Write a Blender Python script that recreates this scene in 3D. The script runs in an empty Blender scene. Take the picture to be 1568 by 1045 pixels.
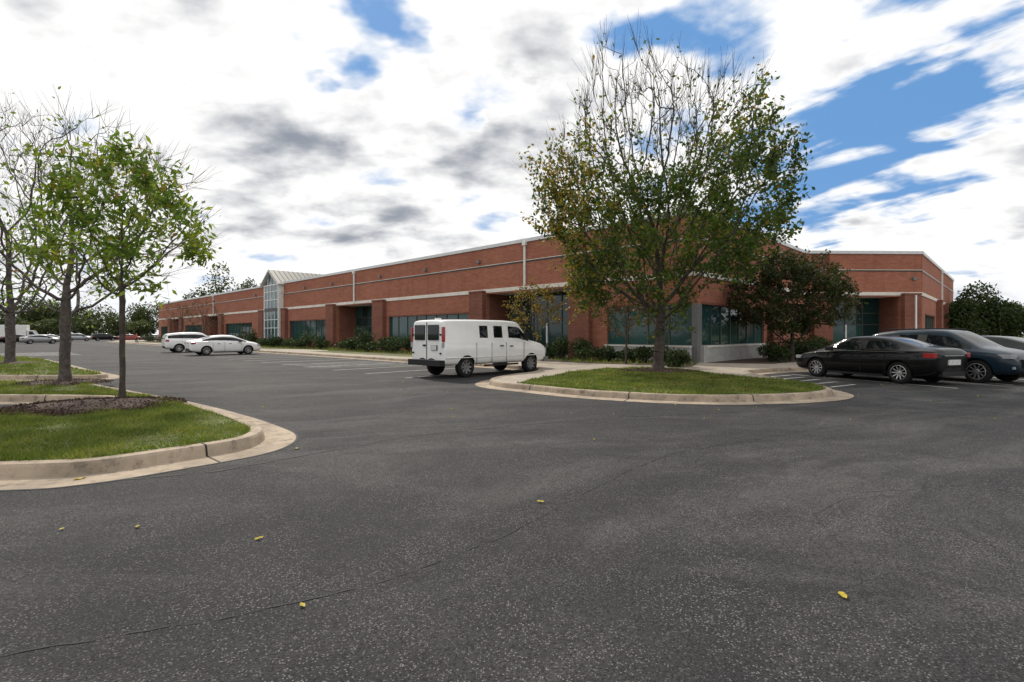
import bpy, math, random
import numpy as np
from mathutils import Vector, Matrix
random.seed(7)
R = np.random.default_rng(11)
scene = bpy.context.scene
COL = scene.collection

# ------------------------------------------------------------------ node helpers
class NT:
    def __init__(s, tree):
        s.t = tree; s.n = tree.nodes; s.l = tree.links
    def new(s, typ, **kw):
        n = s.n.new(typ)
        for k, v in kw.items(): setattr(n, k, v)
        return n
    def put(s, sock, v):
        if isinstance(v, bpy.types.NodeSocket): s.l.new(v, sock)
        elif isinstance(v, (tuple, list)):
            sock.default_value = tuple(v) + (1,) if (len(v) == 3 and sock.type == 'RGBA') else tuple(v)
        else: sock.default_value = v
    def math(s, op, a, b=0.0, c=None, clamp=False):
        n = s.new('ShaderNodeMath', operation=op, use_clamp=clamp)
        s.put(n.inputs[0], a); s.put(n.inputs[1], b)
        if c is not None: s.put(n.inputs[2], c)
        return n.outputs[0]
    def noise(s, vec, scale, detail=4, rough=.55, dist=0.0, out=0):
        n = s.new('ShaderNodeTexNoise')
        s.put(n.inputs['Vector'], vec); n.inputs['Scale'].default_value = scale
        n.inputs['Detail'].default_value = detail; n.inputs['Roughness'].default_value = rough
        n.inputs['Distortion'].default_value = dist
        return n.outputs[out]
    def mr(s, v, a, b, c=0.0, d=1.0, smooth=True):
        n = s.new('ShaderNodeMapRange', interpolation_type='SMOOTHSTEP' if smooth else 'LINEAR')
        s.put(n.inputs['Value'], v)
        for i, x in zip((1, 2, 3, 4), (a, b, c, d)): s.put(n.inputs[i], x)
        return n.outputs[0]
    def mix(s, f, a, b, mode='MIX'):
        n = s.new('ShaderNodeMix', data_type='RGBA', blend_type=mode)
        s.put(n.inputs[0], f); s.put(n.inputs[6], a); s.put(n.inputs[7], b)
        return n.outputs[2]
    def mapping(s, vec, rot=(0, 0, 0), scale=(1, 1, 1), loc=(0, 0, 0), tex=False):
        n = s.new('ShaderNodeMapping')
        if tex: n.vector_type = 'TEXTURE'
        s.put(n.inputs[0], vec); n.inputs[1].default_value = loc
        n.inputs[2].default_value = rot; n.inputs[3].default_value = scale
        return n.outputs[0]
    def bump(s, h, strength, dist):
        n = s.new('ShaderNodeBump'); s.put(n.inputs['Height'], h)
        n.inputs['Strength'].default_value = strength; n.inputs['Distance'].default_value = dist
        return n.outputs[0]

def newmat(name):
    m = bpy.data.materials.new(name); m.use_nodes = True
    nt = NT(m.node_tree); b = m.node_tree.nodes['Principled BSDF']
    return m, nt, b

def pbr(name, col, rough=.6, metal=0.0, var=0.0, vs=4.0, bump=0.0, bs=40.0, coat=0.0, spec=.5):
    m, nt, b = newmat(name)
    b.inputs['Roughness'].default_value = rough; b.inputs['Metallic'].default_value = metal
    b.inputs['Coat Weight'].default_value = coat; b.inputs['Coat Roughness'].default_value = .04
    b.inputs['Specular IOR Level'].default_value = spec
    tc = nt.new('ShaderNodeTexCoord').outputs['Object']
    f = nt.noise(tc, vs, 4, .6)
    lo = tuple(c * (1 - var) for c in col); hi = tuple(min(1, c * (1 + var)) for c in col)
    nt.put(b.inputs['Base Color'], nt.mix(nt.mr(f, .3, .7), lo, hi))
    if bump: nt.put(b.inputs['Normal'], nt.bump(nt.noise(tc, bs, 4, .6), bump, .01))
    return m

# asphalt -----------------------------------------------------------
def mat_asphalt():
    m, nt, b = newmat('asphalt_mat')
    P = nt.new('ShaderNodeNewGeometry').outputs['Position']
    wv = nt.new('ShaderNodeVectorMath', operation='MULTIPLY_ADD')      # bend the tyre swaths
    nt.put(wv.inputs[0], nt.noise(P, .16, 2, .5, 0, out=1)); wv.inputs[1].default_value = (5, 5, 0); nt.put(wv.inputs[2], P)
    PW = wv.outputs[0]
    big = nt.noise(P, .22, 4, .6, .8)
    stre = nt.noise(nt.mapping(PW, rot=(0, 0, math.radians(26)), scale=(6.5, 1.3, 1), tex=True), 1.0, 7, .66, .4)
    stre2 = nt.noise(nt.mapping(PW, rot=(0, 0, math.radians(-12)), scale=(5, 1.2, 1), loc=(4, 7, 0), tex=True), 1.0, 7, .68, .5)
    med = nt.noise(P, 1.7, 7, .74)
    col = nt.mix(nt.mr(big, .36, .64), (.024, .024, .027), (.044, .043, .043))
    col = nt.mix(nt.math('MULTIPLY', nt.mr(stre, .44, .68), .72), col, (.092, .089, .086))
    col = nt.mix(nt.math('MULTIPLY', nt.mr(stre2, .50, .70), .5), col, (.088, .085, .082))
    col = nt.mix(nt.math('MULTIPLY', nt.mr(med, .49, .68), .55), col, (.022, .022, .025))
    # aggregate
    v = nt.new('ShaderNodeTexVoronoi'); nt.put(v.inputs['Vector'], P); v.inputs['Scale'].default_value = 100
    sp = nt.new('ShaderNodeSeparateColor'); nt.put(sp.inputs[0], v.outputs['Color'])
    stone = nt.mr(sp.outputs[0], .60, .95)
    stonem = nt.math('MULTIPLY', stone, nt.mr(v.outputs['Distance'], .62, .30))
    patch = nt.mr(nt.noise(P, 1.1, 6, .7, .5), .36, .62, .35, 1.0)
    col = nt.mix(nt.math('MULTIPLY', nt.math('MULTIPLY', stonem, patch), .8), col, (.25, .24, .23))
    col = nt.mix(nt.math('MULTIPLY', nt.mr(sp.outputs[1], .55, .85), .7), col, (.010, .010, .011))
    nt.put(b.inputs['Base Color'], col)
    b.inputs['Roughness'].default_value = .85
    b.inputs['Specular IOR Level'].default_value = .22
    nt.put(b.inputs['Normal'], nt.bump(nt.math('MULTIPLY', v.outputs['Distance'], -1.0), .7, .007))
    return m

def mat_concrete(name, c1, c2, dark=(.12, .10, .08)):
    m, nt, b = newmat(name)
    P = nt.new('ShaderNodeNewGeometry').outputs['Position']
    col = nt.mix(nt.mr(nt.noise(P, 1.3, 5, .65, .4), .35, .65), c1, c2)
    col = nt.mix(nt.math('MULTIPLY', nt.mr(nt.noise(P, 4.5, 6, .75), .50, .68), .75), col, dark)
    col = nt.mix(nt.mr(nt.noise(P, 110, 2, .7), .5, .72, 0, .55), col, tuple(x * .45 for x in c1))
    nt.put(b.inputs['Base Color'], col); b.inputs['Roughness'].default_value = .9
    nt.put(b.inputs['Normal'], nt.bump(nt.noise(P, 90, 3, .7), .4, .006))
    return m

def mat_brick(name, c1, c2, mortar):
    m, nt, b = newmat(name)
    tc = nt.new('ShaderNodeTexCoord').outputs['Object']
    s = nt.new('ShaderNodeSeparateXYZ'); nt.put(s.inputs[0], tc)
    c = nt.new('ShaderNodeCombineXYZ')
    nt.put(c.inputs[0], nt.math('ADD', s.outputs[0], s.outputs[1])); nt.put(c.inputs[1], s.outputs[2])
    br = nt.new('ShaderNodeTexBrick')
    nt.put(br.inputs['Vector'], c.outputs[0]); br.inputs['Scale'].default_value = 1.0
    br.inputs['Brick Width'].default_value = .30; br.inputs['Row Height'].default_value = .10
    br.inputs['Mortar Size'].default_value = .008; br.inputs['Mortar Smooth'].default_value = .3
    nt.put(br.inputs['Color1'], c1); nt.put(br.inputs['Color2'], c2); nt.put(br.inputs['Mortar'], mortar)
    col = br.outputs['Color']
    w = nt.noise(nt.mapping(tc, scale=(.25, .25, .8)), 1.0, 5, .65)
    col = nt.mix(nt.mr(w, .38, .68, 0, .32), col, tuple(x * .5 for x in c1))
    stre = nt.noise(nt.mapping(tc, scale=(2.2, 2.2, .12)), 1.0, 3, .6)
    col = nt.mix(nt.mr(stre, .5, .75, 0, .32), col, tuple(x * .45 for x in c1))
    nt.put(b.inputs['Base Color'], col); b.inputs['Roughness'].default_value = .88
    b.inputs['Specular IOR Level'].default_value = .2
    nt.put(b.inputs['Normal'], nt.bump(br.outputs['Fac'], -.4, .008))
    return m

def mat_leaf(name, cols, trans=.35, clump=.7):
    m, nt, b = newmat(name)
    g = nt.new('ShaderNodeNewGeometry')
    r = nt.new('ShaderNodeValToRGB')
    f = nt.math('ADD', nt.math('MULTIPLY', g.outputs['Random Per Island'], .55),
                nt.math('MULTIPLY', nt.mr(nt.noise(g.outputs['Position'], clump, 2, .5), .3, .7), .45))
    nt.put(r.inputs[0], f)
    el = r.color_ramp.elements
    while len(el) < len(cols): el.new(.5)
    for i, c in enumerate(cols):
        el[i].position = i / (len(cols) - 1); el[i].color = tuple(c) + (1,)
    nt.put(b.inputs['Base Color'], r.outputs[0]); b.inputs['Roughness'].default_value = .55
    b.inputs['Specular IOR Level'].default_value = .25
    tr = nt.new('ShaderNodeBsdfTranslucent')
    bright = nt.mix(1.0, r.outputs[0], (1.5, 1.6, .9), 'MULTIPLY')
    nt.put(tr.inputs[0], bright)
    ms = nt.new('ShaderNodeMixShader'); ms.inputs[0].default_value = trans
    nt.l.new(b.outputs[0], ms.inputs[1]); nt.l.new(tr.outputs[0], ms.inputs[2])
    nt.l.new(ms.outputs[0], m.node_tree.nodes['Material Output'].inputs[0])
    return m

def mat_glass(name, c1, c2, rough=.06):
    m, nt, b = newmat(name)
    g = nt.new('ShaderNodeNewGeometry')
    col = nt.mix(g.outputs['Random Per Island'], c1, c2)
    nt.put(b.inputs['Base Color'], col)
    b.inputs['Roughness'].default_value = rough; b.inputs['Specular IOR Level'].default_value = .5
    nt.put(b.inputs['Normal'], nt.bump(nt.noise(g.outputs['Position'], .9, 2, .5), .06, .05))
    return m

M = {}
M['asphalt'] = mat_asphalt()
M['kerb'] = mat_concrete('kerb_concrete', (.42, .335, .25), (.27, .22, .165), (.10, .08, .06))
M['walk'] = mat_concrete('walk_concrete', (.42, .36, .29), (.32, .28, .23), (.2, .17, .14))
M['stone'] = mat_concrete('stone_block', (.50, .49, .47), (.40, .39, .37), (.25, .24, .22))
M['brick'] = mat_brick('red_brick', (.39, .142, .086), (.29, .098, .061), (.33, .235, .18))
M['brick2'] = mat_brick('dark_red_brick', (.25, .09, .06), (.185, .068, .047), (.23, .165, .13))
M['band'] = pbr('light_precast', (.70, .66, .60), .8, var=.12, vs=1.0)
M['coping'] = pbr('coping_metal', (.62, .64, .65), .45, var=.08)
M['white'] = pbr('white_metal', (.74, .74, .72), .5, var=.08)
M['dark'] = pbr('dark_metal', (.02, .022, .022), .4, var=.2)
M['frame'] = pbr('window_frame', (.05, .065, .06), .4, var=.1)
M['greypost'] = pbr('grey_post', (.16, .16, .16), .5, var=.1)
M['wglass'] = mat_glass('teal_window_glass', (.008, .026, .025), (.024, .075, .068))
M['lglass'] = mat_glass('entry_glass', (.03, .07, .08), (.10, .17, .19))
M['roofm'] = pbr('membrane_roof', (.30, .30, .29), .8, var=.1)
M['metalroof'] = pbr('standing_seam_metal', (.22, .21, .19), .5, .2, var=.1)
M['mulch'] = pbr('bark_mulch', (.06, .035, .025), .95, var=.6, vs=30, bump=1.0, bs=45)
M['soil_grass'] = pbr('turf_base', (.10, .115, .032), .95, var=.5, vs=1.8, bump=.8, bs=70)
M['field'] = pbr('field_grass', (.06, .10, .03), .95, var=.3, vs=.05)
M['paintline'] = mat_concrete('line_paint', (.52, .52, .50), (.38, .38, .37), (.08, .08, .08))
M['crack'] = pbr('crack_sealer', (.012, .012, .013), .8, var=.3)
M['bark'] = pbr('tree_bark', (.065, .051, .041), .95, var=.4, vs=9, bump=.8, bs=30)
M['bark2'] = pbr('grey_bark', (.085, .07, .062), .95, var=.4, vs=9, bump=.6, bs=30)
M['leaf_big'] = mat_leaf('elm_leaves', [(.022, .042, .011), (.042, .076, .015), (.075, .115, .02), (.15, .15, .025)], .40, .5)
M['leaf_yel'] = mat_leaf('yellowing_leaves', [(.09, .10, .02), (.18, .16, .03), (.27, .18, .03), (.20, .09, .02)], .4, .7)
M['leaf_left'] = mat_leaf('young_tree_leaves', [(.045, .08, .014), (.085, .14, .022), (.16, .22, .035), (.30, .28, .045)], .45, 1.2)
M['leaf_red'] = mat_leaf('maroon_green_leaves', [(.022, .034, .012), (.035, .055, .014), (.055, .05, .018), (.09, .04, .022)], .28, .9)
M['leaf_aut'] = mat_leaf('autumn_leaves', [(.05, .06, .015), (.09, .06, .02), (.13, .06, .025), (.07, .09, .02)], .35, .9)
M['leaf_shrub'] = mat_leaf('shrub_leaves', [(.014, .025, .009), (.028, .05, .013), (.06, .085, .022)], .2, 1.5)
M['leaf_far'] = mat_leaf('woodland_leaves', [(.022, .036, .014), (.045, .065, .022), (.08, .10, .03), (.13, .12, .04)], .2, .12)
M['grassblade'] = mat_leaf('grass_blades', [(.055, .08, .015), (.095, .13, .024), (.15, .18, .036), (.28, .25, .09)], .35, 1.3)
M['fallen'] = mat_leaf('fallen_leaf', [(.32, .23, .02), (.45, .35, .03), (.5, .42, .06)], .2, 3)

# ------------------------------------------------------------------ mesh helpers
def empty(name, loc=(0, 0, 0), rot=0.0, parent=None):
    e = bpy.data.objects.new(name, None); COL.objects.link(e)
    e.location = loc; e.rotation_euler = (0, 0, rot); e.empty_display_size = .3
    if parent: e.parent = parent
    return e

def mesh_np(name, V, F, mats, mi=None, smooth=False, parent=None, loc=None, rot=None):
    me = bpy.data.meshes.new(name)
    V = np.asarray(V, dtype=np.float32).reshape(-1, 3)
    if isinstance(F, np.ndarray):
        k = F.shape[1]
        me.vertices.add(len(V)); me.vertices.foreach_set('co', V.ravel())
        me.loops.add(F.size); me.loops.foreach_set('vertex_index', F.astype(np.int32).ravel())
        me.polygons.add(len(F))
        me.polygons.foreach_set('loop_start', np.arange(0, F.size, k, dtype=np.int32))
        me.polygons.foreach_set('loop_total', np.full(len(F), k, dtype=np.int32))
        me.update(calc_edges=True)
    else:
        me.from_pydata([tuple(map(float, v)) for v in V], [], F)
    for m in mats: me.materials.append(M[m] if isinstance(m, str) else m)
    if mi is not None: me.polygons.foreach_set('material_index', np.asarray(mi, dtype=np.int32))
    if smooth: me.polygons.foreach_set('use_smooth', np.ones(len(me.polygons), dtype=bool))
    me.validate()
    ob = bpy.data.objects.new(name, me); COL.objects.link(ob)
    if parent: ob.parent = parent
    if loc is not None: ob.location = loc
    if rot is not None: ob.rotation_euler = rot
    return ob

class MB:
    def __init__(s): s.v = []; s.f = []; s.m = []; s.mats = []
    def mat(s, n):
        if n not in s.mats: s.mats.append(n)
        return s.mats.index(n)
    def poly(s, pts, mat):
        b = len(s.v); s.v += [tuple(p) for p in pts]; s.f.append(tuple(range(b, b + len(pts)))); s.m.append(s.mat(mat))
    def box(s, x0, x1, y0, y1, z0, z1, mat):
        x0, x1 = sorted((x0, x1)); y0, y1 = sorted((y0, y1)); z0, z1 = sorted((z0, z1))
        b = len(s.v)
        s.v += [(x0, y0, z0), (x1, y0, z0), (x1, y1, z0), (x0, y1, z0), (x0, y0, z1), (x1, y0, z1), (x1, y1, z1), (x0, y1, z1)]
        for q in ((0, 3, 2, 1), (4, 5, 6, 7), (0, 1, 5, 4), (1, 2, 6, 5), (2, 3, 7, 6), (3, 0, 4, 7)):
            s.f.append(tuple(b + i for i in q)); s.m.append(s.mat(mat))
    def cyl(s, p, r0, r1, h, mat, k=12, axis='z'):
        b = len(s.v)
        for j, (rr, hh) in enumerate(((r0, 0), (r1, h))):
            for i in range(k):
                a = 2 * math.pi * i / k; c, d = rr * math.cos(a), rr * math.sin(a)
                if axis == 'z': s.v.append((p[0] + c, p[1] + d, p[2] + hh))
                elif axis == 'y': s.v.append((p[0] + c, p[1] + hh, p[2] + d))
                else: s.v.append((p[0] + hh, p[1] + c, p[2] + d))
        for i in range(k):
            j = (i + 1) % k
            s.f.append((b + i, b + j, b + k + j, b + k + i)); s.m.append(s.mat(mat))
        s.f.append(tuple(b + i for i in range(k))[::-1]); s.m.append(s.mat(mat))
        s.f.append(tuple(b + k + i for i in range(k))); s.m.append(s.mat(mat))
    def obj(s, name, parent=None, smooth=False, loc=None, rot=None, bevel=0):
        o = mesh_np(name, s.v, s.f, s.mats, s.m, smooth, parent, loc, rot)
        if bevel:
            bm = o.modifiers.new('bev', 'BEVEL'); bm.width = bevel; bm.segments = 2; bm.limit_method = 'ANGLE'
        return o

# ------------------------------------------------------------------ ground
g = MB(); g.poly([(-2500, -2500, -.03), (2500, -2500, -.03), (2500, 2500, -.03), (-2500, 2500, -.03)], 'field'); g.obj('ground')
g = MB(); g.poly([(-190, -60, 0), (160, -60, 0), (160, 66, 0), (60, 75, 0), (-40, 150, 0), (-190, 150, 0)], 'asphalt'); g.obj('parking_lot_asphalt')

def smoothpoly(pts, n=6):
    P = [Vector((p[0], p[1])) for p in pts]; out = []
    N = len(P)
    for i in range(N):
        p0, p1, p2, p3 = P[(i - 1) % N], P[i], P[(i + 1) % N], P[(i + 2) % N]
        L = (p2 - p1).length
        if L > 9: out.append(p1.copy()); continue
        a0 = p0 if (p1 - p0).length < 9 else p1 - (p2 - p1)
        a3 = p3 if (p3 - p2).length < 9 else p2 + (p2 - p1)
        for k in range(n):
            t = k / n
            out.append(.5 * ((2 * p1) + (p2 - a0) * t + (2 * a0 - 5 * p1 + 4 * p2 - a3) * t * t + (-a0 + 3 * p1 - 3 * p2 + a3) * t ** 3))
    A = sum(out[i].x * out[(i + 1) % len(out)].y - out[(i + 1) % len(out)].x * out[i].y for i in range(len(out)))
    if A < 0: out.reverse()
    return out

def inset(P, d):
    out = []; N = len(P)
    for i in range(N):
        a = (P[i] - P[i - 1]).normalized(); b = (P[(i + 1) % N] - P[i]).normalized()
        t = a + b
        t = t.normalized() if t.length > 1e-6 else a
        nrm = Vector((-t.y, t.x)); c = max(.5, nrm.dot(Vector((-a.y, a.x))))
        out.append(P[i] + nrm * (d / c))
    return out

def kerbed(name, pts, topmat, zt=.15, n=6, gut=.42):
    P = smoothpoly(pts, n)
    prof = [(0, .005), (gut, .012), (gut + .03, zt - .03), (gut + .05, zt), (gut + .19, zt + .004), (gut + .20, zt - .02)]
    V = []; N = len(P)
    for d, z in prof:
        V += [(q.x, q.y, z) for q in inset(P, d)]
    F = []
    for k in range(len(prof) - 1):
        for i in range(N):
            j = (i + 1) % N
            F.append((k * N + i, k * N + j, (k + 1) * N + j, (k + 1) * N + i))
    root = empty(name)
    mesh_np('kerb', V, F, ['kerb'], None, False, root)
    # expansion joints
    jm = MB(); acc = 0; nxt = 2.2
    rings = [inset(P, d) for d, z in prof]
    for i in range(N):
        j = (i + 1) % N; L = (P[j] - P[i]).length
        while acc + L > nxt and nxt < 400:
            t = (nxt - acc) / L
            dirv = (P[j] - P[i]).normalized() * .011
            for k in range(4):
                a = rings[k][i].lerp(rings[k][j], t); b = rings[k + 1][i].lerp(rings[k + 1][j], t)
                za, zb = prof[k][1] + .004, prof[k + 1][1] + .004
                sh = -.004 if k in (1, 2) else 0
                nn = Vector((-dirv.y, dirv.x)).normalized() * sh
                a = a + nn; b = b + nn
                jm.poly([(a.x - dirv.x, a.y - dirv.y, za), (a.x + dirv.x, a.y + dirv.y, za), (b.x + dirv.x, b.y + dirv.y, zb), (b.x - dirv.x, b.y - dirv.y, zb)], 'crack')
            nxt += 3.1
        acc += L
    jm.obj('kerb_joints', root)
    # grit and dirt line where the gutter meets the tarmac
    dm = MB(); ri = inset(P, -.035)
    for i in range(N):
        j = (i + 1) % N
        dm.poly([(ri[i].x, ri[i].y, .004), (ri[j].x, ri[j].y, .004), (P[j].x, P[j].y, .0055), (P[i].x, P[i].y, .0055)], 'crack')
    dm.obj('gutter_edge', root)
    inn = inset(P, gut + .19)
    t = MB(); t.poly([(q.x, q.y, zt - .008) for q in inn], topmat); t.obj('top_surface', root)
    return root, P, inn

def pip(P, X, Y):
    c = np.zeros(len(X), bool); N = len(P)
    for i in range(N):
        x0, y0 = P[i]; x1, y1 = P[(i + 1) % N]
        if y0 == y1: continue
        k = ((y0 > Y) != (y1 > Y)) & (X < (x1 - x0) * (Y - y0) / (y1 - y0) + x0)
        c ^= k
    return c

def grass(name, P, count, z, h=.06, w=.008, bb=None, parent=None, avoid=()):
    P = [(p[0], p[1]) for p in P]
    A = np.array(P)
    x0, y0 = A.min(0); x1, y1 = A.max(0)
    if bb: x0, x1, y0, y1 = max(x0, bb[0]), min(x1, bb[1]), max(y0, bb[2]), min(y1, bb[3])
    X = R.uniform(x0, x1, count); Y = R.uniform(y0, y1, count)
    k = pip(P, X, Y)
    for (cx, cy, r) in avoid: k &= ((X - cx) ** 2 + (Y - cy) ** 2) > (r * (1 + .2 * np.sin(7 * np.arctan2(Y - cy, X - cx)))) ** 2
    # bare / thin patches
    pt = np.sin(X * 1.9 + np.sin(Y * 1.3) * 2) * np.cos(Y * 2.3 + X * .7) + .5 * np.sin(X * 5.1 + Y * 4.3)
    k &= (R.uniform(-1.6, 1.6, count) < .75 + pt * .9)
    X, Y = X[k], Y[k]; n = len(X)
    a = R.uniform(0, 2 * np.pi, n); hh = h * R.uniform(.4, 1.5, n) * (1 + .35 * pt[k]); ww = w * R.uniform(.7, 1.5, n)
    lx = R.normal(0, .6, n) * hh; ly = R.normal(0, .6, n) * hh
    V = np.empty((n, 3, 3)); dx, dy = np.cos(a) * ww, np.sin(a) * ww
    V[:, 0] = np.stack([X - dx, Y - dy, np.full(n, z)], 1); V[:, 1] = np.stack([X + dx, Y + dy, np.full(n, z)], 1)
    V[:, 2] = np.stack([X + lx, Y + ly, z + hh], 1)
    F = np.arange(n * 3).reshape(n, 3)
    return mesh_np(name, V.reshape(-1, 3), F, ['grassblade'], None, False, parent)

def blob_sheet(name, cx, cy, rx, ry, z, mat, parent=None, n=40, hump=.06):
    V = [(cx, cy, z + hump)]; F = []
    for ring, fr in ((0, .6), (1, 1.0)):
        for i in range(n):
            a = 2 * math.pi * i / n; rr = fr * (1 + .07 * math.sin(3 * a + cx) + .05 * math.sin(7 * a + cy) + random.uniform(-.03, .03))
            V.append((cx + rx * rr * math.cos(a), cy + ry * rr * math.sin(a), z + (hump * .7 if ring == 0 else 0)))
    for i in range(n):
        j = (i + 1) % n
        F.append((0, 1 + i, 1 + j)); F.append((1 + i, 1 + n + i, 1 + n + j, 1 + j))
    return mesh_np(name, V, F, [mat], None, True, parent)

def rand_unit(n):
    v = R.normal(0, 1, (n, 3)); return v / np.linalg.norm(v, axis=1)[:, None]

def leaves(name, C, L, W, mats, mi=None, parent=None, droop=0.0, flat=1.0):
    n = len(C)
    d = rand_unit(n); d[:, 2] *= flat; d[:, 2] -= droop; d /= np.linalg.norm(d, axis=1)[:, None]
    u = rand_unit(n); u[:, 2] *= flat; s = np.cross(d, u); s /= (np.linalg.norm(s, axis=1)[:, None] + 1e-9)
    sc = R.uniform(.65, 1.25, n)[:, None]
    V = np.empty((n, 4, 3))
    V[:, 0] = C; V[:, 1] = C + d * L * .45 * sc + s * W * .5 * sc
    V[:, 2] = C + d * L * sc; V[:, 3] = C + d * L * .45 * sc - s * W * .5 * sc
    return mesh_np(name, V.reshape(-1, 3), np.arange(4 * n).reshape(n, 4), mats, mi, False, parent)

def chips(name, cx, cy, rx, ry, z, n, parent, mat='mulch', s=.03):
    r = np.sqrt(R.uniform(0, 1, n)); a = R.uniform(0, 6.283, n)
    C = np.stack([cx + rx * r * np.cos(a), cy + ry * r * np.sin(a), z + (1 - r) * .055 + R.uniform(0, .03, n)], 1)
    leaves(name, C, s, s * .45, [mat], None, parent, flat=.4)

def tubes(name, A, B, ra, rb, k, mat, parent):
    D = B - A; L = np.linalg.norm(D, axis=1); ok = L > 1e-5
    A, B, ra, rb, D = A[ok], B[ok], ra[ok], rb[ok], D[ok] / L[ok][:, None]
    n = len(A)
    up = np.where(np.abs(D[:, 2:3]) > .9, np.array([[1., 0, 0]]), np.array([[0, 0, 1.]]))
    U = np.cross(D, up); U /= np.linalg.norm(U, axis=1)[:, None]; W = np.cross(D, U)
    V = np.empty((n, 2 * k, 3))
    for i in range(k):
        a = 2 * math.pi * i / k; o = math.cos(a) * U + math.sin(a) * W
        V[:, i] = A + o * ra[:, None]; V[:, k + i] = B + o * rb[:, None]
    F = np.empty((n, k, 4), int); b = np.arange(n) * 2 * k
    for i in range(k):
        j = (i + 1) % k
        F[:, i] = np.stack([b + i, b + j, b + k + j, b + k + i], 1)
    return mesh_np(name, V.reshape(-1, 3), F.reshape(-1, 4), [mat], None, True, parent)

# ------------------------------------------------------------------ trees (space colonisation)
def skeleton(trunk, att, step=.3, di=2.5, dk=.5, iters=90, up=.1):
    nodes = [np.array(trunk[0], float)]; par = [-1]
    for p in trunk[1:]:
        nodes.append(np.array(p, float)); par.append(len(nodes) - 2)
    N = np.array(nodes)
    d = np.linalg.norm(att[:, None] - N[None], axis=2)
    d[:, :max(1, int(len(N) * .72))] += 5
    bi = d.argmin(1); bd = d.min(1); alive = np.ones(len(att), bool)
    for it in range(iters):
        inf = alive & (bd < (di if it > 6 else 50))
        if not inf.any(): break
        idx = np.unique(bi[inf]); new = []
        allN = np.array(nodes)
        for i in idx:
            s = att[inf & (bi == i)] - allN[i]
            v = (s / np.linalg.norm(s, axis=1)[:, None]).sum(0)
            v = v / (np.linalg.norm(v) + 1e-9) + np.array([0, 0, up]) + R.normal(0, .13, 3)
            q = allN[i] + v / np.linalg.norm(v) * step
            nodes.append(q); par.append(int(i)); new.append(q)
        nw = np.array(new); base = len(nodes) - len(new)
        ai = np.where(alive)[0]
        dd = np.linalg.norm(att[ai][:, None] - nw[None], axis=2)
        m = dd.min(1); am = dd.argmin(1)
        better = m < bd[ai]
        bd[ai[better]] = m[better]; bi[ai[better]] = base + am[better]
        alive &= bd > dk
        if len(nodes) > 14000: break
    return np.array(nodes), np.array(par)

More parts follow.
